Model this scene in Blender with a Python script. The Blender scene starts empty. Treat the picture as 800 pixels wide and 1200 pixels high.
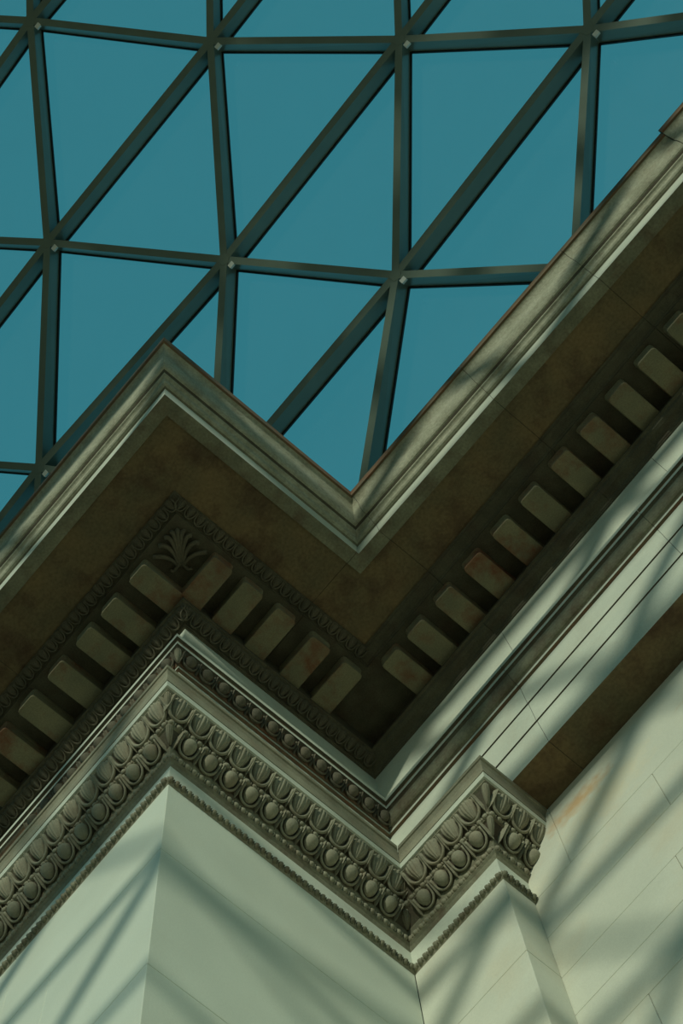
import bpy, bmesh, math, random
from mathutils import Vector, Matrix
random.seed(7)
C = bpy.context.scene.collection
PI = math.pi

# ------------------------------------------------------------------ camera, sky, sun, exposure
CAM = Vector((4.39526894, -2.85604741, 0.0))
R3 = ((0.6485924884, -0.7498100855, -0.1308152116),
      (0.7596111101, 0.6267881458, 0.1735729866),
      (-0.0481533520, -0.2119468234, 0.9760941547))      # columns: image right, image down, forward
FPX = 2204.68
cd = bpy.data.cameras.new('camera'); cam = bpy.data.objects.new('camera', cd); C.objects.link(cam)
cd.sensor_fit = 'VERTICAL'; cd.sensor_height = 24.0; cd.lens = FPX / 1200 * 24.0
cd.clip_start = 0.05; cd.clip_end = 500
m = Matrix.Identity(4)
for i in range(3):
    m[i][0] = R3[i][0]; m[i][1] = -R3[i][1]; m[i][2] = -R3[i][2]; m[i][3] = CAM[i]
cam.matrix_world = m
bpy.context.scene.camera = cam

w = bpy.data.worlds.new('sky'); bpy.context.scene.world = w; w.use_nodes = True
nt = w.node_tree; nt.nodes.clear()
out = nt.nodes.new('ShaderNodeOutputWorld'); bg = nt.nodes.new('ShaderNodeBackground')
tc = nt.nodes.new('ShaderNodeTexCoord'); sp = nt.nodes.new('ShaderNodeSeparateXYZ')
cr = nt.nodes.new('ShaderNodeValToRGB')
nt.links.new(tc.outputs['Generated'], sp.inputs[0]); nt.links.new(sp.outputs['Z'], cr.inputs[0])
e = cr.color_ramp.elements
e[0].position = 0.0; e[0].color = (0.085, 0.30, 0.36, 1)
e[1].position = 1.0; e[1].color = (0.038, 0.212, 0.272, 1)
x = cr.color_ramp.elements.new(0.35); x.color = (0.050, 0.235, 0.30, 1)
nt.links.new(cr.outputs[0], bg.inputs[0]); bg.inputs[1].default_value = 1.0
nt.links.new(bg.outputs[0], out.inputs[0])

SUN = Vector((0.44, -1.0, 0.30)).normalized()              # towards the sun
sd = bpy.data.lights.new('sun', 'SUN'); so = bpy.data.objects.new('sun', sd); C.objects.link(so)
sd.energy = 2.45; sd.color = (1.0, 0.93, 0.75); sd.angle = math.radians(0.8)
so.location = SUN * 60; so.rotation_euler = (-SUN).to_track_quat('-Z', 'Y').to_euler()

vs = bpy.context.scene.view_settings
vs.view_transform = 'Standard'; vs.look = 'None'; vs.gamma = 1.0; vs.use_curve_mapping = False
vs.exposure = 0.0

# ------------------------------------------------------------------ materials
def stone(name, col, col2, scale=3.0, bump=0.15, rough=0.85, stain=None, stain_amt=0.5, grain=60.0, fine=0.18):
    ma = bpy.data.materials.new(name); ma.use_nodes = True
    n = ma.node_tree; N = n.nodes; L = n.links
    b = N['Principled BSDF']; b.inputs['Roughness'].default_value = rough
    g = N.new('ShaderNodeNewGeometry')
    n1 = N.new('ShaderNodeTexNoise'); n1.inputs['Scale'].default_value = scale; n1.inputs['Detail'].default_value = 8
    L.new(g.outputs['Position'], n1.inputs['Vector'])
    r1 = N.new('ShaderNodeValToRGB'); r1.color_ramp.elements[0].position = 0.32; r1.color_ramp.elements[1].position = 0.68
    r1.color_ramp.elements[0].color = (*col2, 1); r1.color_ramp.elements[1].color = (*col, 1)
    L.new(n1.outputs['Fac'], r1.inputs[0])
    last = r1.outputs[0]
    n3 = N.new('ShaderNodeTexNoise'); n3.inputs['Scale'].default_value = grain; n3.inputs['Detail'].default_value = 4
    L.new(g.outputs['Position'], n3.inputs['Vector'])
    if stain:
        n2 = N.new('ShaderNodeTexNoise'); n2.inputs['Scale'].default_value = scale * 0.9; n2.inputs['Detail'].default_value = 10
        n2.inputs['Roughness'].default_value = 0.65
        mp = N.new('ShaderNodeVectorMath'); mp.operation = 'ADD'; mp.inputs[1].default_value = (13.1, 4.7, 8.3)
        L.new(g.outputs['Position'], mp.inputs[0]); L.new(mp.outputs[0], n2.inputs['Vector'])
        r2 = N.new('ShaderNodeValToRGB'); r2.color_ramp.elements[0].position = 0.48; r2.color_ramp.elements[1].position = 0.68
        r2.color_ramp.elements[0].color = (0, 0, 0, 1); r2.color_ramp.elements[1].color = (stain_amt,) * 3 + (1,)
        L.new(n2.outputs['Fac'], r2.inputs[0])
        mx = N.new('ShaderNodeMix'); mx.data_type = 'RGBA'
        L.new(r2.outputs[0], mx.inputs['Factor']); L.new(last, mx.inputs['A']); mx.inputs['B'].default_value = (*stain, 1)
        last = mx.outputs['Result']
    mm = N.new('ShaderNodeMix'); mm.data_type = 'RGBA'; mm.blend_type = 'MULTIPLY'; mm.inputs['Factor'].default_value = fine * 2
    L.new(last, mm.inputs['A']); L.new(n3.outputs['Fac'], mm.inputs['B'])
    L.new(mm.outputs['Result'], b.inputs['Base Color'])
    bp = N.new('ShaderNodeBump'); bp.inputs['Strength'].default_value = bump; bp.inputs['Distance'].default_value = 0.02
    L.new(n3.outputs['Fac'], bp.inputs['Height']); L.new(bp.outputs[0], b.inputs['Normal'])
    return ma

M = {
 'wall':   stone('cleaned_limestone', (0.72, 0.72, 0.60), (0.63, 0.64, 0.53), 1.2, 0.06, stain=(0.66, 0.52, 0.33), stain_amt=0.30, fine=0.08),
 'pier':   stone('pale_limestone', (0.70, 0.74, 0.62), (0.63, 0.67, 0.56), 1.0, 0.05, stain=(0.60, 0.55, 0.40), stain_amt=0.15, fine=0.08),
 'plain':  stone('pale_plain_limestone', (0.70, 0.73, 0.61), (0.60, 0.64, 0.54), 2.2, 0.08, stain=(0.5, 0.42, 0.3), stain_amt=0.2, fine=0.12),
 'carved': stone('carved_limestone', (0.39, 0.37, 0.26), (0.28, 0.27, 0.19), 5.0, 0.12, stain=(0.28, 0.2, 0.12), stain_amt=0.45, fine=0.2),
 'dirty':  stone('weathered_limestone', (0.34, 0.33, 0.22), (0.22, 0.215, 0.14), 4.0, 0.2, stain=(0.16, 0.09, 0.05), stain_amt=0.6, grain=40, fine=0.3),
 'sima':   stone('streaked_limestone', (0.62, 0.61, 0.46), (0.46, 0.46, 0.33), 4.0, 0.3, stain=(0.20, 0.15, 0.08), stain_amt=0.4, grain=35, fine=0.3),
 'rust':   stone('rust_stained_limestone', (0.28, 0.17, 0.09), (0.17, 0.14, 0.09), 5.0, 0.15, stain=(0.30, 0.09, 0.04), stain_amt=0.6, fine=0.25),
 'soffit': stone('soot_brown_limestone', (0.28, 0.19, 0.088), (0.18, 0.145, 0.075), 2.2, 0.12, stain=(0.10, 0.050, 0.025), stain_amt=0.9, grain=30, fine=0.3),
 'block':  stone('bracket_limestone', (0.33, 0.29, 0.17), (0.22, 0.21, 0.13), 2.6, 0.1, stain=(0.24, 0.075, 0.03), stain_amt=0.9, fine=0.25),
 'dark':   stone('dark_limestone', (0.16, 0.145, 0.09), (0.10, 0.09, 0.055), 4.0, 0.2, stain=(0.09, 0.05, 0.03), stain_amt=0.6, fine=0.3),  # darker tone for undersides, grooves, bed moulding and the ground behind carving
 'leafy':  stone('dark_leaf_limestone', (0.20, 0.17, 0.11), (0.13, 0.12, 0.08), 4.0, 0.2, fine=0.3),  # fairly dark tone for cornice leaf rows, architrave eggs and palmette
 'core':   stone('mortar', (0.16, 0.15, 0.11), (0.11, 0.10, 0.08), 3.0, 0.1),
 'paving': stone('court_paving', (0.34, 0.27, 0.16), (0.28, 0.22, 0.13), 1.0, 0.05, fine=0.1),
}

def add_patch(ma, centre, size, col, amt):
    n = ma.node_tree; N = n.nodes; L = n.links; b = N['Principled BSDF']
    src = b.inputs['Base Color'].links[0].from_socket
    g = N.new('ShaderNodeNewGeometry'); v1 = N.new('ShaderNodeVectorMath'); v1.operation = 'SUBTRACT'; v1.inputs[1].default_value = centre
    v2 = N.new('ShaderNodeVectorMath'); v2.operation = 'DIVIDE'; v2.inputs[1].default_value = size
    nz = N.new('ShaderNodeTexNoise'); nz.inputs['Scale'].default_value = 9; nz.inputs['Detail'].default_value = 6
    ln = N.new('ShaderNodeVectorMath'); ln.operation = 'LENGTH'
    L.new(g.outputs['Position'], v1.inputs[0]); L.new(v1.outputs[0], v2.inputs[0]); L.new(v2.outputs[0], ln.inputs[0]); L.new(g.outputs['Position'], nz.inputs['Vector'])
    a = N.new('ShaderNodeMath'); a.operation = 'MULTIPLY_ADD'; a.inputs[1].default_value = 1.6; L.new(nz.outputs['Fac'], a.inputs[0]); L.new(ln.outputs['Value'], a.inputs[2])
    mr = N.new('ShaderNodeMapRange'); mr.inputs['From Min'].default_value = 1.0; mr.inputs['From Max'].default_value = 1.9
    mr.inputs['To Min'].default_value = amt; mr.inputs['To Max'].default_value = 0.0; L.new(a.outputs[0], mr.inputs['Value'])
    mx = N.new('ShaderNodeMix'); mx.data_type = 'RGBA'; L.new(mr.outputs[0], mx.inputs['Factor']); L.new(src, mx.inputs['A']); mx.inputs['B'].default_value = (*col, 1)
    L.new(mx.outputs['Result'], b.inputs['Base Color'])
add_patch(M['wall'], (1.80, 2.91, 14.80), (0.42, 1.0, 0.16), (0.50, 0.27, 0.09), 0.75)
add_patch(M['wall'], (2.05, 2.91, 14.45), (0.6, 1.0, 0.3), (0.74, 0.62, 0.40), 0.45)
add_patch(M['wall'], (3.3, 2.91, 14.55), (0.3, 1.0, 0.10), (0.50, 0.27, 0.09), 0.6)

def simple(name, col, rough=0.4, metal=0.0):
    ma = bpy.data.materials.new(name); ma.use_nodes = True
    N = ma.node_tree.nodes; L = ma.node_tree.links
    b = N['Principled BSDF']; b.inputs['Roughness'].default_value = rough; b.inputs['Metallic'].default_value = metal
    g = N.new('ShaderNodeNewGeometry'); n1 = N.new('ShaderNodeTexNoise'); n1.inputs['Scale'].default_value = 2.5
    L.new(g.outputs['Position'], n1.inputs['Vector'])
    r = N.new('ShaderNodeValToRGB'); r.color_ramp.elements[0].color = (*[c * 0.8 for c in col], 1); r.color_ramp.elements[1].color = (*[min(1, c * 1.2) for c in col], 1)
    L.new(n1.outputs['Fac'], r.inputs[0]); L.new(r.outputs[0], b.inputs['Base Color'])
    return ma
M['steel'] = simple('grey_painted_steel', (0.15, 0.20, 0.165), 0.3)
M['bolt'] = simple('pale_steel_bracket', (0.75, 0.78, 0.74), 0.3)
M['gasket'] = simple('black_rubber', (0.010, 0.012, 0.012), 0.6)

gm = bpy.data.materials.new('tinted_roof_glass'); gm.use_nodes = True
N = gm.node_tree.nodes; L = gm.node_tree.links; N.clear()
o_ = N.new('ShaderNodeOutputMaterial'); tr = N.new('ShaderNodeBsdfTransparent'); tr.inputs[0].default_value = (0.90, 0.955, 0.94, 1)
gl = N.new('ShaderNodeBsdfGlossy'); gl.inputs['Roughness'].default_value = 0.08
lw = N.new('ShaderNodeLayerWeight'); lw.inputs[0].default_value = 0.5
pw = N.new('ShaderNodeMath'); pw.operation = 'POWER'; pw.inputs[1].default_value = 4.5; L.new(lw.outputs['Facing'], pw.inputs[0])
fr = N.new('ShaderNodeMath'); fr.operation = 'MULTIPLY_ADD'; fr.inputs[1].default_value = 0.85; fr.inputs[2].default_value = 0.03; L.new(pw.outputs[0], fr.inputs[0])
df = N.new('ShaderNodeBsdfTranslucent'); df.inputs[0].default_value = (0.55, 0.75, 0.72, 1)
mx1 = N.new('ShaderNodeMixShader'); mx2 = N.new('ShaderNodeMixShader')
g = N.new('ShaderNodeNewGeometry'); no = N.new('ShaderNodeTexNoise'); no.inputs['Scale'].default_value = 0.9; no.inputs['Detail'].default_value = 5
L.new(g.outputs['Position'], no.inputs['Vector'])
mr = N.new('ShaderNodeMapRange'); mr.inputs['From Min'].default_value = 0.4; mr.inputs['From Max'].default_value = 0.8
mr.inputs['To Min'].default_value = 0.0; mr.inputs['To Max'].default_value = 0.05
L.new(no.outputs['Fac'], mr.inputs['Value'])
L.new(mr.outputs[0], mx1.inputs[0]); L.new(tr.outputs[0], mx1.inputs[1]); L.new(df.outputs[0], mx1.inputs[2])
L.new(fr.outputs[0], mx2.inputs[0]); L.new(mx1.outputs[0], mx2.inputs[1]); L.new(gl.outputs[0], mx2.inputs[2])
L.new(mx2.outputs[0], o_.inputs[0])
M['glass'] = gm

# ------------------------------------------------------------------ helpers
def link(name, me, mats, parent=None):
    for a in mats: me.materials.append(M[a])
    ob = bpy.data.objects.new(name, me); C.objects.link(ob)
    if parent: ob.parent = parent
    return ob
def from_data(name, vs_, fs_, mats, parent=None, mi=None, smooth=False):
    me = bpy.data.meshes.new(name); me.from_pydata(vs_, [], fs_)
    if mi: me.polygons.foreach_set('material_index', mi)
    if smooth: me.polygons.foreach_set('use_smooth', [True] * len(me.polygons))
    me.update()
    bm = bmesh.new(); bm.from_mesh(me); bmesh.ops.recalc_face_normals(bm, faces=bm.faces); bm.to_mesh(me); bm.free()
    return link(name, me, mats, parent)
def share(name, me, mat, parent):
    ob = bpy.data.objects.new(name, me); C.objects.link(ob); ob.matrix_world = mat
    if parent: ob.parent = parent
    return ob
def thing(name, label, cat, kind=None):
    ob = bpy.data.objects.new(name, None); C.objects.link(ob); ob.empty_display_size = 0.2
    if kind: ob['kind'] = kind
    ob['label'] = label; ob['category'] = cat
    if not kind: ob['kind'] = 'thing'
    return ob
def bevel_box(name, x0, x1, y0, y1, z0, z1, mats, parent, bv=0.006, jit=0.0):
    bm = bmesh.new(); bmesh.ops.create_cube(bm, size=1)
    for v in bm.verts:
        v.co = Vector(((x0 + x1) / 2 + v.co.x * (x1 - x0), (y0 + y1) / 2 + v.co.y * (y1 - y0), (z0 + z1) / 2 + v.co.z * (z1 - z0)))
    if bv: bmesh.ops.bevel(bm, geom=bm.edges[:], offset=bv, segments=1, affect='EDGES')
    me = bpy.data.meshes.new(name); bm.to_mesh(me); bm.free()
    return link(name, me, mats, parent)

B1, A2, B2 = 2.559, 1.076, 2.911          # inner corner, pilaster edge, wall plane
def OC(o, z, x_):
    """offset on the long run: its lower members creep forward to the right, the bed moulding is a little deeper"""
    if z < 18.70 and o < 1.2: o += 0.018 * max(0, x_) * (1 if z > 15.1 else 0)
    if 18.15 < z < 18.36 and 0.045 < o < 0.5: o += 0.05
    return o
YS = 0.0
def P(run, s, mm, o, z, sh=0.0):
    if run == 'A': return (s + mm * o, -o, z)
    if run == 'B': return (o, (B1 - OC(o, z, o)) if (mm and s > 1.9 and z > 15.1) else s + mm * o, z)
    if run == 'C': return (s + mm * o, B1 - (OC(o, z, s + mm * o) if z > 15.22 else o), z)
    if run == 'D': return (A2 + o, s + mm * o, z)
def profile_block(name, prof, segs, parent, sh=0.0, back=-0.35, gap=0.002, closeback=True):
    """prof: list of (o, z, material for the face to the next point), bottom to top.  segs: (run, s0, m0, s1, m1)"""
    mats = []
    for p in prof:
        if p[2] not in mats: mats.append(p[2])
    if 'core' not in mats: mats.append('core')
    pts = [(p[0], p[1]) for p in prof] + ([(back, prof[-1][1]), (back, prof[0][1])] if closeback else [])
    pm = [mats.index(p[2]) for p in prof[:-1]] + [mats.index('core')] * 3
    n = len(pts); V = []; F = []; MI = []
    for run, s0, m0, s1, m1 in segs:
        if m0 == 0: s0 += gap
        if m1 == 0: s1 -= gap
        b = len(V)
        L_ = abs(s1 - s0); ns = max(1, int(L_ / 0.35))
        for k in range(ns + 1):
            f = k / ns
            for o, z in pts:
                pa = Vector(P(run, s0, m0, o, z, sh)); pb = Vector(P(run, s1, m1, o, z, sh))
                V.append(tuple(pa.lerp(pb, f)))
        for k in range(ns):
            for i in range(n):
                j = (i + 1) % n
                F.append((b + k * n + i, b + k * n + j, b + (k + 1) * n + j, b + (k + 1) * n + i)); MI.append(pm[i])
        if m0 == 0: F.append(tuple(b + i for i in range(n))); MI.append(mats.index('core'))
        if m1 == 0: F.append(tuple(b + ns * n + i for i in range(n))[::-1]); MI.append(mats.index('core'))
    me = bpy.data.meshes.new(name); me.from_pydata(V, [], F); me.polygons.foreach_set('material_index', MI); me.update()
    bm = bmesh.new(); bm.from_mesh(me)
    bmesh.ops.remove_doubles(bm, verts=bm.verts, dist=0.0004)
    bmesh.ops.recalc_face_normals(bm, faces=bm.faces); bm.to_mesh(me); bm.free()
    return link(name, me, mats, parent)
def arc(o0, z0, o1, z1, kind, n=6, mat='dirty'):
    """points from (o0,z0) to (o1,z1); kind: 'cyma', 'reversa', 'ovolo', 'cavetto'"""
    r = []
    for i in range(n):
        t = i / n
        if kind == 'ovolo': u, v_ = math.sin(t * PI / 2), 1 - math.cos(t * PI / 2)
        elif kind == 'cavetto': u, v_ = 1 - math.cos(t * PI / 2), math.sin(t * PI / 2)
        elif kind == 'cyma':       # flat out, upright, flat out
            if t < .5: a = t * PI; u, v_ = .5 * math.sin(a), .5 * (1 - math.cos(a))
            else: a = (t - .5) * PI; u, v_ = .5 + .5 * (1 - math.cos(a)), .5 + .5 * math.sin(a)
        else:
            if t < .5: a = t * PI; u, v_ = .5 * (1 - math.cos(a)), .5 * math.sin(a)
            else: a = (t - .5) * PI; u, v_ = .5 + .5 * math.sin(a), .5 + .5 * (1 - math.cos(a))
        r.append((o0 + (o1 - o0) * u, z0 + (z1 - z0) * v_, mat))
    return r

# ------------------------------------------------------------------ ornament meshes (local: x along run, y up the slope, z outwards)
def mesh_of(name, V, F, mat, smooth=True):
    me = bpy.data.meshes.new(name); me.from_pydata(V, [], F)
    if smooth: me.polygons.foreach_set('use_smooth', [True] * len(me.polygons))
    me.materials.append(M[mat]); me.update()
    bm = bmesh.new(); bm.from_mesh(me); bmesh.ops.recalc_face_normals(bm, faces=bm.faces); bm.to_mesh(me); bm.free()
    return me
def tube_data(path, rad, ns=6, V=None, F=None, taper=None):
    V = [] if V is None else V; F = [] if F is None else F
    b = len(V); n = len(path)
    for i, p in enumerate(path):
        p = Vector(p); t = (Vector(path[min(n - 1, i + 1)]) - Vector(path[max(0, i - 1)])).normalized()
        up = Vector((0, 0, 1)) if abs(t.z) < .9 else Vector((0, 1, 0))
        a = t.cross(up).normalized(); c_ = a.cross(t)
        r = rad * (taper(i / (n - 1)) if taper else 1)
        for k in range(ns):
            an = 2 * PI * k / ns; V.append(tuple(p + a * math.cos(an) * r + c_ * math.sin(an) * r))
    for i in range(n - 1):
        for k in range(ns):
            F.append((b + i * ns + k, b + i * ns + (k + 1) % ns, b + (i + 1) * ns + (k + 1) % ns, b + (i + 1) * ns + k))
    F.append(tuple(b + k for k in range(ns))[::-1]); F.append(tuple(b + (n - 1) * ns + k for k in range(ns)))
    return V, F
def egg_mesh(mat):
    V = []; F = []; nu, nv = 12, 9
    for j in range(nv + 1):
        ph = -PI / 2 + PI * j / nv; yy = math.sin(ph)
        rr = math.cos(ph) * (1.0 + 0.18 * yy)
        for i in range(nu):
            a = 2 * PI * i / nu
            V.append((0.065 * rr * math.cos(a), 0.082 * yy + 0.008, 0.022 + 0.060 * rr * math.sin(a)))
    for j in range(nv):
        for i in range(nu):
            F.append((j * nu + i, j * nu + (i + 1) % nu, (j + 1) * nu + (i + 1) % nu, (j + 1) * nu + i))
    return mesh_of('egg', V, F, mat)
def shell_mesh(mat):
    path = []
    for k in range(15):
        a = PI * (0.96 + 1.08 * k / 14)
        path.append((0.088 * math.cos(a) * (1.0 if math.sin(a) < 0 else 1.04), 0.006 + 0.100 * math.sin(a), 0.020))
    path = [(path[0][0] * 1.02, 0.075, 0.030), (path[0][0], 0.04, 0.026)] + path + [(path[-1][0], 0.04, 0.026), (path[-1][0] * 1.02, 0.075, 0.030)]
    V, F = tube_data(path, 0.0135, 6)
    return mesh_of('shell_rim', V, F, mat)
def dart_mesh(mat):
    V = [(-0.011, 0.10, 0.0), (0.011, 0.10, 0.0), (0.0, 0.10, 0.060), (-0.020, -0.05, 0.0), (0.020, -0.05, 0.0), (0.0, -0.05, 0.045), (0, -0.11, 0.006)]
    F = [(0, 1, 2), (0, 3, 5, 2), (2, 5, 4, 1), (3, 6, 5), (5, 6, 4), (0, 1, 4, 3), (3, 4, 6)]
    return mesh_of('dart', V, F, mat, False)
def leaf_mesh(mat, w=0.088, h=0.19, ribs=5, name='leaf'):
    V = []; F = []; nu, nv = 20, 8
    for j in range(nv + 1):
        t = j / nv
        ww = w * (0.30 + 0.70 * math.sin(min(1, t * 1.15) * PI / 2)) * (1 - 0.10 * max(0, t - .8) / .2)
        for i in range(nu + 1):
            u = -1 + 2 * i / nu
            zz = 0.046 * (1 - u * u) * (0.55 + .45 * math.sin(t * PI)) + 0.016 * abs(math.cos(u * PI * ribs / 2)) * (0.3 + .7 * t) - 0.006
            V.append((ww * u, h * (t - .5) + 0.020 * (1 - u * u) * t, zz))
    for j in range(nv):
        for i in range(nu):
            a = j * (nu + 1) + i; F.append((a, a + 1, a + nu + 2, a + nu + 1))
    n0 = len(V)
    V += [(v[0], v[1], -0.01) for v in V[:]]
    m_ = nu + 1
    for i in range(nu):
        F.append((i, n0 + i, n0 + i + 1, i + 1)); a = nv * m_ + i; F.append((a, a + 1, n0 + a + 1, n0 + a))
    for j in range(nv):
        a = j * m_; F.append((a, a + m_, n0 + a + m_, n0 + a)); a = j * m_ + nu; F.append((a, n0 + a, n0 + a + m_, a + m_))
    return mesh_of(name, V, F, mat)
ME = {}
for mt in ('carved', 'dirty', 'leafy'):
    ME['egg', mt] = egg_mesh(mt); ME['shell', mt] = shell_mesh(mt); ME['dart', mt] = dart_mesh(mt)
    ME['leaf', mt] = leaf_mesh(mt); ME['tongue', mt] = leaf_mesh(mt, 0.07, 0.19, 3, 'tongue')

AX = {'A': (Vector((1, 0, 0)), Vector((0, -1, 0))), 'B': (Vector((0, 1, 0)), Vector((1, 0, 0))),
      'C': (Vector((1, 0, 0)), Vector((0, -1, 0))), 'D': (Vector((0, 1, 0)), Vector((1, 0, 0)))}
def frame(run, s, pl, ph, t=.5, lift=0.0, sc=1.0, sh=0.0, scx=None):
    """pl, ph: (o, z) at the lower and upper end of the moulding slope"""
    u, nrm = AX[run]
    v = (nrm * (ph[0] - pl[0]) + Vector((0, 0, ph[1] - pl[1]))); ln = v.length; v.normalize()
    wv = u.cross(v)
    if wv.dot(nrm) < 0: wv = -wv
    uu = v.cross(wv)
    o = pl[0] + (ph[0] - pl[0]) * t; z = pl[1] + (ph[1] - pl[1]) * t
    pos = Vector(P(run, s, 0, o, z, sh)) + wv * lift
    mt = Matrix.Identity(4)
    for i in range(3):
        mt[i][0] = uu[i] * (scx or sc); mt[i][1] = v[i] * sc; mt[i][2] = wv[i] * sc; mt[i][3] = pos[i]
    return mt
def diag_frame(px, py, dirv, pl, ph, sc, oscale):
    """at a corner: dirv is the sign pair of the mitre; offset grows by that pair"""
    d = Vector((dirv[0], dirv[1], 0))
    v = d * (ph[0] - pl[0]) + Vector((0, 0, ph[1] - pl[1])); v.normalize()
    dn = d.normalized(); u = dn.cross(Vector((0, 0, 1))); wv = u.cross(v)
    if wv.dot(dn) < 0: wv = -wv
    uu = v.cross(wv)
    o = (pl[0] + ph[0]) / 2; z = (pl[1] + ph[1]) / 2
    pos = Vector((px, py, z)) + d * o
    mt = Matrix.Identity(4)
    for i in range(3):
        mt[i][0] = uu[i] * sc * oscale; mt[i][1] = v[i] * sc; mt[i][2] = wv[i] * sc; mt[i][3] = pos[i]
    return mt
def bead_string(name, run, s0, s1, m0, m1, o, z, r, pitch, mat, parent, sh=0.0):
    a = Vector(P(run, s0, m0, o, z, sh)); b = Vector(P(run, s1, m1, o, z, sh)); L_ = (b - a).length; n = max(1, round(L_ / pitch)); d = (b - a) / n
    du = d.normalized(); V = []; F = []
    up = Vector((0, 0, 1)); sd_ = du.cross(up)
    prof = [(-.5, .45), (-.40, .95), (-.2, 1.12), (0.05, 1.0), (.17, .45), (.24, .85), (.34, .85), (.42, .45)]
    ns = 7
    for k in range(n):
        c0 = a + d * (k + .5); b0 = len(V)
        for t, rr in prof:
            for q in range(ns):
                an = 2 * PI * q / ns
                V.append(tuple(c0 + du * (t * pitch) + (up * math.sin(an) + sd_ * math.cos(an)) * r * rr))
        for i in range(len(prof) - 1):
            for q in range(ns):
                F.append((b0 + i * ns + q, b0 + i * ns + (q + 1) % ns, b0 + (i + 1) * ns + (q + 1) % ns, b0 + (i + 1) * ns + q))
        F.append(tuple(b0 + q for q in range(ns))[::-1]); F.append(tuple(b0 + (len(prof) - 1) * ns + q for q in range(ns)))
    ob = from_data(name, V, F, [mat], parent, smooth=True); ob['kind'] = 'stuff'
    return ob

# ------------------------------------------------------------------ setting: floor and wall
fl = bevel_box('floor', -400, 400, -400, 400, -1.9, -1.6, ['paving'], None, 0)
fl['kind'] = 'structure'; fl['label'] = 'pale stone paving of the court far below'

def ashlar(parent, courses, face, joints, lo, hi, depth, mat, axis='x', plane=0.0, nrm=-1, jw=0.0018):
    """courses: z levels from top to bottom. joints: per course list of cut stations. wall along axis at plane, facing nrm"""
    for k in range(len(courses) - 1):
        z1, z0 = courses[k], courses[k + 1]; js = [lo] + sorted(joints(k)) + [hi]
        for a, b in zip(js[:-1], js[1:]):
            pr = random.uniform(-0.0015, 0.0015)
            p0, p1 = (plane + pr, plane + depth) if nrm < 0 else (plane - depth, plane + pr)
            ja, jb = (0 if a == lo else jw), (0 if b == hi else jw)
            if axis == 'x': bevel_box('stone_block', a + ja, b - jb, p0, p1, z0 + jw, z1 - jw, [mat], parent, 0.004)
            else: bevel_box('stone_block', p0, p1, a + ja, b - jb, z0 + jw, z1 - jw, [mat], parent, 0.004)

wl = thing('wall_right', 'long ashlar wall of pale limestone with thin joints and rust stains', 'wall', 'structure'); del wl['category']
zs = [15.198, 14.02, 13.345, 12.67, 12.09, 11.51, 10.85, 10.2, 9.5, 8.8, 7.0, 5.2, 3.4, 1.6, -1.6]
JX = {0: [1.51, 3.35, 4.9, 6.6], 1: [2.48, 4.2, 5.8], 2: [3.3, 5.1], 3: [2.31, 4.0, 5.6], 4: [3.0, 4.6], 5: [1.66, 3.1, 4.8]}
ashlar(wl, zs, None, lambda k: JX.get(k, [1.7 + (k % 2) * .8, 3.6 + (k % 2) * .7, 5.6]), A2 - 0.3, 8.6, 0.4, 'wall', 'x', B2, -1)
bevel_box('wall_core', A2 - 0.3, 8.6, B2 + 0.012, B2 + 0.6, -1.6, 15.198, ['core'], wl, 0)

# ------------------------------------------------------------------ corner pier
pr_ = thing('corner_pier', 'broad square limestone pier whose sharp corner edge points at the viewer', 'pier')
pz = [13.985, 12.67, 10.83, 9.6, 8.2, 6.0, 3.8, 1.6, -1.6]
for k in range(len(pz) - 1):
    z1, z0 = pz[k], pz[k + 1]; jw = 0.0018
    cutx = -1.9 if k % 2 == 0 else -1.25
    cuty = 3.0
    ye = B1
    bevel_box('stone_block', cutx + jw, 0, 0, min(cuty - jw, ye), z0 + jw, z1 - jw, ['pier'], pr_, 0.005)
    bevel_box('stone_block', -3.6, cutx - jw, 0, 0.6, z0 + jw, z1 - jw, ['pier'], pr_, 0.005)
    if cuty < ye: bevel_box('stone_block', cutx + jw, 0, cuty + jw, ye, z0 + jw, z1 - jw, ['pier'], pr_, 0.005)
bevel_box('pier_core', -3.6, -0.012, 0.012, B1 - 0.01, -1.6, 13.95, ['core'], pr_, 0)
pl_ = thing('pilaster', 'narrow limestone pilaster standing in the angle between pier and wall', 'pilaster')
qz = [13.985, 12.67, 11.5, 10.85, 9.6, 8.2, 6.0, 3.8, 1.6, -1.6]
for k in range(len(qz) - 1):
    bevel_box('stone_block', 0.0, A2, B1, B2 - 0.004, qz[k + 1] + 0.0028, qz[k] - 0.0028, ['wall'], pl_, 0.005)
bevel_box('pilaster_core', 0.02, A2 - .012, B1 + 0.012, B2 - 0.006, -1.6, 13.95, ['core'], pl_, 0)

# ------------------------------------------------------------------ capitals
neck = [(0.0, 13.96, 'carved'), (0.03, 13.99, 'carved'), (0.03, 14.03, 'plain'), (0.002, 14.07, 'plain'), (0.0, 14.10, 'plain'), (0.0, 14.375, 'dirty'), (0.006, 14.39, 'dirty'), (0.02, 14.42, 'dirty'),
        (0.042, 14.44, 'dirty'), (0.045, 14.50, 'dirty')]
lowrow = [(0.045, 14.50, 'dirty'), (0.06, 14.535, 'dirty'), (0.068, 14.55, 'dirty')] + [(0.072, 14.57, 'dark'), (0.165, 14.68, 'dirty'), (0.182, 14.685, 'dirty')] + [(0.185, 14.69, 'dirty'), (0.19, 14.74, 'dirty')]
uprow = [(0.19, 14.74, 'dirty')] + [(0.205, 14.76, 'dark'), (0.31, 14.925, 'dirty')] + [(0.33, 14.935, 'dirty'), (0.335, 14.955, 'dirty')]
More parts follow.
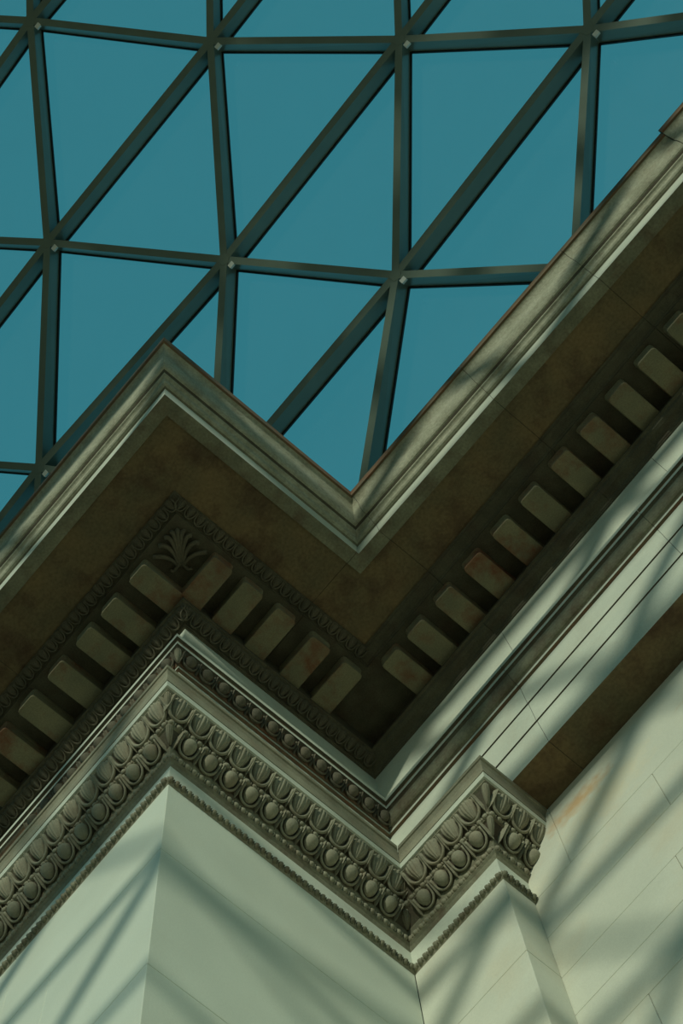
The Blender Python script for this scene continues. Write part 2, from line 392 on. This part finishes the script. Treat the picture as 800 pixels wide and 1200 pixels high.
abac = [(0.335, 14.955, 'plain'), (0.354, 14.957, 'plain'), (0.368, 15.012, 'dirty'), (0.374, 15.014, 'carved'), (0.378, 15.06, 'carved'),
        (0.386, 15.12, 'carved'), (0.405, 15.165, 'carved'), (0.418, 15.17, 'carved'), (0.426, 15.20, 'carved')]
def capital(root, corners, runs, rowmat):
    segs = []
    for r in runs: segs.append(r)
    profile_block('necking', neck, segs, root)
    eb = profile_block('egg_moulding', lowrow, segs, root)
    lb = profile_block('leaf_moulding', uprow, segs, root)
    profile_block('abacus', abac, segs, root)
    return eb, lb
pc = thing('pier_capital', 'carved egg-and-leaf capital wrapping the corner of the broad pier', 'capital')
runsAB = [('A', -3.4, 0, 0.0, 1), ('B', 0.0, -1, B1, -1)]
ebP, lbP = capital(pc, None, runsAB, 'carved')
qc = thing('pilaster_capital', 'small carved egg-and-leaf capital on the narrow pilaster beside the wall', 'capital')
runsCD = [('C', 0.0, 1, A2, 1), ('D', B1, -1, B2 + 0.02, 0)]
ebQ, lbQ = capital(qc, None, runsCD, 'carved')

LO = ((0.070, 14.56), (0.172, 14.69)); UP = ((0.200, 14.75), (0.318, 14.935))
def eggs(run, stations, slope, par, mat, sc, lift=0.0, sh=0.0, darts=True, t=.5):
    for s in stations:
        share('egg', ME['egg', mat], frame(run, s, *slope, t, lift, sc, sh), par)
        share('shell_rim', ME['shell', mat], frame(run, s, *slope, t, lift, sc, sh), par)
    if darts:
        st = sorted(stations); p_ = st[1] - st[0]
        for s in [st[0] - p_ / 2] + [q + p_ / 2 for q in st]:
            share('dart', ME['dart', mat], frame(run, s, *slope, t, lift, sc, sh), par)
def leaves(run, stations, slope, par, mat, sc, lift=-0.01, sh=0.0, rim=True, scx=None):
    for s in stations:
        share('leaf', ME['leaf', mat], frame(run, s, *slope, .52, lift, sc, sh, scx), par)
        if rim: share('leaf_rim', ME['shell', mat], frame(run, s, *slope, .48, lift, sc * 1.12, sh), par)
    st = sorted(stations); p_ = st[1] - st[0]
    if rim:
        for s in [st[0] - p_ / 2] + [q + p_ / 2 for q in st]:
            share('dart', ME['dart', mat], frame(run, s, *slope, .5, lift, sc, sh), par)
SE = 0.97
sB = [0.065 + 0.2163 * k for k in range(11)]
sA = [-0.085 - 0.222 * k for k in range(14)]
sC = [0.375 + 0.222 * k for k in range(4)]
sD = [B1 + 0.10 + 0.225 * k for k in range(2)]
uB = [-0.155 + 0.2163 * k for k in range(12)]; uA = [0.135 - 0.222 * k for k in range(15)]; uC = [0.45 + 0.228 * k for k in range(4)]; uD = [B1 - 0.10 + 0.21 * k for k in range(3)]
for st, us, run, eb, lb in ((sB, uB, 'B', ebP, lbP), (sA, uA, 'A', ebP, lbP), (sC, uC, 'C', ebQ, lbQ), (sD, uD, 'D', ebQ, lbQ)):
    eggs(run, st, LO, eb, 'carved', SE)
    leaves(run, us, UP, lb, 'carved', 1.0, lift=0.002)
def corner_leaves(px, py, sg, inner, eb, lb):
    for sl, par, q in ((LO, eb, 0.8), (UP, lb, 0.9)):
        share('corner_leaf', ME['leaf', 'carved'], diag_frame(px, py, sg, *sl, q * 1.05, 0.62 if inner else 0.42), par)
corner_leaves(0, 0, (1, -1), False, ebP, lbP)
corner_leaves(0, B1, (1, -1), True, ebQ, lbQ)
corner_leaves(A2, B1, (1, -1), False, ebQ, lbQ)
for run, s0, m0, s1, m1, root in (('A', -3.4, 0, 0, 1, pc), ('B', 0, -1, B1, -1, pc), ('C', 0, 1, A2, 1, qc), ('D', B1, -1, B2, 0, qc)):
    bead_string('bead_string', run, s0, s1, m0, m1, 0.022, 14.005, 0.033, 0.062, 'dirty', root)
    bead_string('bead_string', run, s0, s1, m0, m1, 0.040, 14.475, 0.030, 0.074, 'carved', root)
    bead_string('bead_string', run, s0, s1, m0, m1, 0.188, 14.715, 0.026, 0.074, 'carved', root)

# ------------------------------------------------------------------ entablature
XE = 8.4
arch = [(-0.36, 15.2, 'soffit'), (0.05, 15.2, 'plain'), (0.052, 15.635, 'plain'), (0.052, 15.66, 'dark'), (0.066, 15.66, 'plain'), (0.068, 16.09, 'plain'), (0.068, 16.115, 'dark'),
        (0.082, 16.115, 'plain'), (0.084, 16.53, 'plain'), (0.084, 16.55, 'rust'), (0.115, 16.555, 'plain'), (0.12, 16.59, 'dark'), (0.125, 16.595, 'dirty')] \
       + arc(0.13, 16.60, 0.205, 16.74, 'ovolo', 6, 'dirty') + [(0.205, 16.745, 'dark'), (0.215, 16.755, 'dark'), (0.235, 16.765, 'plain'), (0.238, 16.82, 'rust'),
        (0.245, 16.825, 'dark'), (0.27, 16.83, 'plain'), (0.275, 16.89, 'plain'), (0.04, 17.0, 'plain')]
archE = [p for p in arch if not (0.125 <= p[0] <= 0.2049 and 16.59 < p[1] < 16.744)]
k_ = [q for q, p in enumerate(archE) if p[0] == 0.12][0]
archE = archE[:k_ + 1] + [(0.125, 16.58, 'rust'), (0.140, 16.60, 'rust'), (0.186, 16.735, 'rust')] + archE[k_ + 1:]
frz = [(0.045, 17.0, 'plain'), (0.045, 17.6, 'plain'), (0.045, 18.2, 'plain')]
ar = thing('architrave', 'pale three-stepped stone architrave band running above the capitals', 'architrave')
profile_block('corner_stone', archE, [('A', -2.4, 0, 0.0, 1), ('B', 0.0, -1, B1, -1)], ar, YS, back=-0.36)
profile_block('corner_stone', arch, [('C', 0.0, 1, 1.97, 0)], ar, YS, back=-0.36)
profile_block('stone', archE, [('A', -3.6, 0, -2.4, 0)], ar)
for a, b in ((1.97, 3.9), (3.9, 6.1), (6.1, XE)): profile_block('stone', arch, [('C', a, 0, b, 0)], ar, YS, back=-0.36)
em = bpy.data.objects.new('egg_moulding', None); C.objects.link(em); em.parent = ar
CR = ((0.138, 16.585), (0.188, 16.745))
eggs('B', [-0.036 + 0.1965 * k for k in range(13)], CR, em, 'leafy', 0.90, 0.002)
eggs('A', [0.036 - 0.1965 * k for k in range(11)], CR, em, 'leafy', 0.90, 0.002)
share('corner_leaf', ME['leaf', 'carved'], diag_frame(0, 0, (1, -1), *CR, 0.85, 0.5), em)
fz = thing('frieze', 'plain pale stone frieze band under the deep bracketed cornice', 'frieze')
profile_block('corner_stone', frz, [('A', -2.6, 0, 0.0, 1), ('B', 0.0, -1, B1, -1), ('C', 0.0, 1, 2.05, 0)], fz, YS)
profile_block('stone', frz, [('A', -3.6, 0, -2.6, 0)], fz)
for a, b in ((2.05, 4.35), (4.35, 6.4), (6.4, XE)): profile_block('stone', frz, [('C', a, 0, b, 0)], fz, YS)

# cornice
co = thing('cornice', 'deep overhanging stone cornice with rows of square brackets and brown soffit', 'cornice')
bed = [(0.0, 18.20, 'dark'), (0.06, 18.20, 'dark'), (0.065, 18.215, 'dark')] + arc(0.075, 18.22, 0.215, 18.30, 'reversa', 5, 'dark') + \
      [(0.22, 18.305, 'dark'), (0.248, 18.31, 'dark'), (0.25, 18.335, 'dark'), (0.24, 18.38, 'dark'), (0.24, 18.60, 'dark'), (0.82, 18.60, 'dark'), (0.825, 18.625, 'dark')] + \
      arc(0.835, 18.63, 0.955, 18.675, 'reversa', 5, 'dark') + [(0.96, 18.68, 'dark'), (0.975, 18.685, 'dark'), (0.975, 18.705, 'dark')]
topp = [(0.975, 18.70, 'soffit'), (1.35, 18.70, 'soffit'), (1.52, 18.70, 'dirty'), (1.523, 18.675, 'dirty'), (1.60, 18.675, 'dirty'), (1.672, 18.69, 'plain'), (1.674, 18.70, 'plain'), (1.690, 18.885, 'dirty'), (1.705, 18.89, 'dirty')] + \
       arc(1.71, 18.895, 1.79, 18.985, 'cyma', 6, 'sima') + [(1.792, 18.99, 'sima'), (1.797, 19.01, 'dark'), (1.805, 19.015, 'dark')] + \
       arc(1.82, 19.03, 1.965, 19.46, 'cyma', 14, 'sima') + [(1.967, 19.465, 'rust'), (1.99, 19.47, 'rust'), (2.0, 19.60, 'plain'), (1.9, 19.62, 'dirty')]
full = bed[:-1] + topp
def cstone(name, segs, sh=0.0): return profile_block(name, full, segs, co, sh, back=-0.3)
cstone('corner_stone', [('A', -1.55, 0, 0.0, 1), ('B', 0.0, -1, 0.86, 0)])
cstone('corner_stone', [('B', 0.86, 0, B1, -1), ('C', 0.0, 1, 1.99, 0)])
cstone('stone', [('A', -3.6, 0, -1.55, 0)])
for a, b in ((1.99, 3.76), (3.76, 5.35), (5.35, 6.92)): cstone('stone', [('C', a, 0, b, 0)])
full2 = [(o + (0.035 if z > 19.3 else 0.01 if z > 18.99 else 0), z + (0.01 if z > 19.3 else 0), k) for o, z, k in full]
profile_block('stone', full2, [('C', 6.92, 0, XE, 0)], co, 0.0, back=-0.3)

def modillion_mesh():
    bm = bmesh.new(); w_, l0, l1, z0, z1 = 0.127, 0.0, 0.53, 0.0, 0.205
    r = 0.035; pts = [(-w_, l0), (-w_, l1 - r), (-w_ + r * .3, l1 - r * .3), (-w_ + r, l1), (w_ - r, l1), (w_ - r * .3, l1 - r * .3), (w_, l1 - r), (w_, l0)]
    levels = [(z0, 0.006, 0.0), (z0 + 0.006, 0.0, 0.0), (z0 + 0.03, 0.0, 0.0), (z0 + 0.034, 0.010, 0.012), (z0 + 0.13, 0.004, 0.0), (z0 + 0.16, -0.004, 0.0), (z1, -0.006, 0.0)]
    rings = []
    for z, ins, d in levels:
        ring = []
        for (xx, yy) in pts:
            sx = 1 - ins / w_; ring.append(bm.verts.new((xx * sx, yy - (ins if yy > .2 else 0), z)))
        rings.append(ring)
    for a, b in zip(rings[:-1], rings[1:]):
        for i in range(len(pts)):
            j = (i + 1) % len(pts); bm.faces.new((a[i], a[j], b[j], b[i]))
    bm.faces.new(rings[0][::-1]); bm.faces.new(rings[-1])
    bmesh.ops.recalc_face_normals(bm, faces=bm.faces)
    me = bpy.data.meshes.new('modillion'); bm.to_mesh(me); bm.free(); me.materials.append(M['block']); return me
mm_ = modillion_mesh()
def modillion(run, s):
    u, nrm = AX[run]; mt = Matrix.Identity(4); pos = Vector(P(run, s, 0, 0.235, 18.402))
    uu = nrm.cross(Vector((0, 0, 1)))
    for i in range(3): mt[i][0] = uu[i]; mt[i][1] = nrm[i]; mt[i][3] = pos[i]
    share('bracket', mm_, mt, co)
for s in (0.13, -0.32, -0.72, -1.175, -1.65, -2.1, -2.55): modillion('A', s)
for s in (-0.145, 0.255, 0.685, 1.15, 1.575): modillion('B', s)
for s in (1.09, 1.485, 1.93, 2.388, 2.835, 3.275, 3.74, 4.185, 4.62, 5.065, 5.51, 5.955, 6.4, 6.85): modillion('C', s)

# leaf rows under the soffit and below the brackets: carved on the pier only
SL = ((0.835, 18.625), (0.965, 18.68)); BL = ((0.075, 18.215), (0.225, 18.31))
lr = bpy.data.objects.new('leaf_moulding', None); C.objects.link(lr); lr.parent = co
for run, s0, s1 in (('A', -3.3, 0.90), ('B', -0.90, B1 - 0.93)):
    n = int((s1 - s0) / 0.125); st = [s0 + (s1 - s0) * (k + .5) / n for k in range(n)]
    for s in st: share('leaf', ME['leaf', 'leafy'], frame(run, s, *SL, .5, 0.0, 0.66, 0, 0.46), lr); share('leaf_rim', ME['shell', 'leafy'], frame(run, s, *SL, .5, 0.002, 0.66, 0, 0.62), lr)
    p_ = st[1] - st[0]
lr2 = bpy.data.objects.new('leaf_moulding', None); C.objects.link(lr2); lr2.parent = co
for run, s0, s1 in (('A', -3.3, 0.19), ('B', -0.19, B1 - 0.2)):
    n = int((s1 - s0) / 0.125); st = [s0 + (s1 - s0) * (k + .5) / n for k in range(n)]
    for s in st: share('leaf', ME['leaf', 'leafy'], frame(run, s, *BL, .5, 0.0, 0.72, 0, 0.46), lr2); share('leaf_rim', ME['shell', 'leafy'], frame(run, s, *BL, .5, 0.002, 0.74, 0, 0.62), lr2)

# palmette on the corner panel
pm = bpy.data.objects.new('palmette', None); C.objects.link(pm); pm.parent = co
pm['label'] = 'fan-shaped palmette carved on the corner panel of the soffit'
dd = Vector((1, -1, 0)).normalized(); rr_ = Vector((1, 1, 0)).normalized(); base = Vector((0.40, -0.40, 18.565))
def pt(a, b, h=0.0): return tuple(base + rr_ * a + dd * b - Vector((0, 0, h)))
for k in range(-4, 5):
    hh = 0.38 - 0.016 * k * k; ww_ = 0.058 * k
    path = []
    for q in range(11):
        t = q / 10
        path.append(pt(0.010 * k + ww_ * t ** 1.7 * (1 if abs(k) < 2 else 1.0), 0.05 + hh * math.sin(min(t * 1.12, 1.12) * PI / 2), 0.006 + 0.014 * math.sin(t * PI)))
    V, F = tube_data(path, 0.024, 6, taper=lambda t: 0.40 + 0.70 * math.sin(t * PI * 0.62))
    from_data('petal', V, F, ['leafy'], pm, smooth=True)
for sg in (-1, 1):
    path = [pt(sg * (0.02 + 0.09 * t), 0.08 - 0.10 * math.sin(t * PI * .6) + 0.04 * t, 0.012) for t in [q / 7 for q in range(8)]]
    V, F = tube_data(path, 0.018, 6); from_data('scroll', V, F, ['leafy'], pm, smooth=True)

# ------------------------------------------------------------------ glass roof: barrel shaped triangular grid
RR = 16.0; YC, ZC = -10.768498757482861, 9.057955268343134
BD, BW = 0.29, 0.088                                            # beam depth below the glass and width
def ray(u, v):
    return Vector([R3[i][0] * (u - 400) + R3[i][1] * (v - 600) + R3[i][2] * FPX for i in range(3)]).normalized()
def hit(u, v, rad):
    d = ray(u, v); oy, oz = CAM.y - YC, CAM.z - ZC
    a = d.y ** 2 + d.z ** 2; b = 2 * (oy * d.y + oz * d.z); c_ = oy * oy + oz * oz - rad * rad
    t = (-b + math.sqrt(b * b - 4 * a * c_)) / (2 * a); p = CAM + d * t
    return (p.x, math.atan2(p.y - YC, p.z - ZC) * RR)
def surf(x_, s, r=RR):
    th = s / RR; return Vector((x_, YC + r * math.sin(th), ZC + r * math.cos(th)))
# measured crossings of the bars' undersides: the vault's lower radius is RR - BD
seen = {(-1, 0): (35, 24), (0, 0): (246, 48), (1, 0): (467, 46), (2, 0): (688, 34), (-1, 1): (55, 284), (0, 1): (262, 304), (1, 1): (463, 322), (-1, 2): (45, 548),
        (2, 1): (672, 312), (1, 2): (421, 585), (0, 2): (247, 577), (3, 0): (909, 4)}
known = {k: hit(*p, RR - BD) for k, p in seen.items()}
# least squares affine fit for the rest of the grid
def fit(ix):
    S = [[0.0] * 3 for _ in range(3)]; T = [0.0] * 3
    for (i, j), p in known.items():
        f = (1, i, j)
        for a in range(3):
            T[a] += f[a] * p[ix]
            for b in range(3): S[a][b] += f[a] * f[b]
    return Matrix(S).inverted() @ Vector(T)
fx, fs = fit(0), fit(1)
def node(i, j):
    if (i, j) in known: return known[(i, j)]
    return (fx[0] + fx[1] * i + fx[2] * j, fs[0] + fs[1] * i + fs[2] * j)
roof = thing('glass_roof', 'vaulted roof of triangular blue glass panes in a grey steel grid', 'glass roof')
nodes = {}
for i in range(-26, 27):
    for j in range(-26, 27):
        x_, s = node(i, j)
        if -13 < x_ < 24 and -19 < s < 13.7: nodes[(i, j)] = (x_, s)
def project(p):
    d = p - CAM; c_ = [sum(R3[i][k] * d[i] for i in range(3)) for k in range(3)]
    return (c_[0] / c_[2] * FPX + 400, c_[1] / c_[2] * FPX + 600) if c_[2] > 0 else (9e9, 9e9)
def near(*ks):
    for k in ks:
        u, v = project(surf(*nodes[k]))
        if -330 < u < 1150 and -330 < v < 760: return True
    return False
def prism(V, F, ring_lo, ring_hi):
    b = len(V); n = len(ring_lo); V += [tuple(p) for p in ring_lo] + [tuple(p) for p in ring_hi]
    F.append(tuple(b + i for i in range(n))[::-1]); F.append(tuple(b + n + i for i in range(n)))
    for i in range(n): j = (i + 1) % n; F.append((b + i, b + j, b + n + j, b + n + i))
def beam_geo(a, b, w_, zlo, zhi, trim):
    pa, pb = surf(*a), surf(*b); d = (pb - pa).normalized()
    na = Vector((0, math.sin(a[1] / RR), math.cos(a[1] / RR))); nb = Vector((0, math.sin(b[1] / RR), math.cos(b[1] / RR)))
    n_ = (na + nb).normalized(); sdv = d.cross(n_).normalized() * w_ / 2
    pa = pa + d * trim; pb = pb - d * trim
    lo = [pa - sdv + na * zlo, pa + sdv + na * zlo, pb + sdv + nb * zlo, pb - sdv + nb * zlo]
    hi = [pa - sdv + na * zhi, pa + sdv + na * zhi, pb + sdv + nb * zhi, pb - sdv + nb * zhi]
    return lo, hi
rest = {'steel': ([], []), 'glass': ([], []), 'gasket': ([], [])}
for (i, j) in list(nodes):
    for di, dj in ((1, 0), (0, 1), (1, -1)):
        k2 = (i + di, j + dj)
        if k2 not in nodes: continue
        a, b = nodes[(i, j)], nodes[k2]
        g1 = beam_geo(a, b, BW, -BD, -0.035, 0.055); g2 = beam_geo(a, b, BW + 0.036, -0.035, -0.004, 0.03)
        if near((i, j), k2):
            V = []; F = []; prism(V, F, *g1); bo = from_data('steel_bar', V, F, ['steel'], roof)
            V = []; F = []; prism(V, F, *g2); from_data('gasket', V, F, ['gasket'], bo)
        else:
            prism(*rest['steel'], *g1); prism(*rest['gasket'], *g2)
    n_ = surf(*nodes[(i, j)]) - surf(*nodes[(i, j)], r=RR - 1)
    c0 = surf(*nodes[(i, j)])
    ax = Vector((1, 0, 0)); ay = n_.cross(ax)
    ringl = [c0 - n_ * (BD + 0.006) + (ax * math.cos(q) + ay * math.sin(q)) * 0.078 for q in [k * PI / 3 + 0.4 for k in range(6)]]
    ringh = [p + n_ * (BD - 0.03) for p in ringl]
    if near((i, j)):
        V = []; F = []; prism(V, F, ringl, ringh); nd = from_data('node_joint', V, F, ['steel'], roof)
        # small pale bracket welded in the lower right angle of the joint
        q0 = c0 - n_ * (BD - 0.01) + (ax * 0.12 + ay).normalized() * 0.125
        V = []; F = []; e1 = ax * 0.036 ; e2 = ay.normalized() * 0.026; e3 = n_ * 0.02
        prism(V, F, [q0 - e1 - e2 - e3, q0 + e1 - e2 - e3, q0 + e1 + e2 - e3, q0 - e1 + e2 - e3], [q0 - e1 - e2 + e3, q0 + e1 - e2 + e3, q0 + e1 + e2 + e3, q0 - e1 + e2 + e3])
        from_data('bracket', V, F, ['bolt'], nd)
    else: prism(*rest['steel'], ringl, ringh)
    for tri in (((i, j), (i + 1, j), (i + 1, j - 1)), ((i, j), (i + 1, j), (i, j + 1))):
        if not all(t in nodes for t in tri): continue
        pts = [surf(*nodes[t]) for t in tri]; cen = sum(pts, Vector()) / 3
        lo = [p + (cen - p).normalized() * 0.035 for p in pts]; nn = (lo[1] - lo[0]).cross(lo[2] - lo[0]).normalized()
        if nn.dot(n_) < 0: nn = -nn
        hi = [p + nn * 0.022 for p in lo]
        if near(*tri):
            V = []; F = []; prism(V, F, lo, hi); from_data('glass_pane', V, F, ['glass'], roof)
        else: prism(*rest['glass'], lo, hi)
for k, nm in (('steel', 'steel_grid'), ('glass', 'glazing'), ('gasket', 'gasket_grid')):
    ob = from_data(nm, rest[k][0], rest[k][1], [k], roof); ob['kind'] = 'stuff'
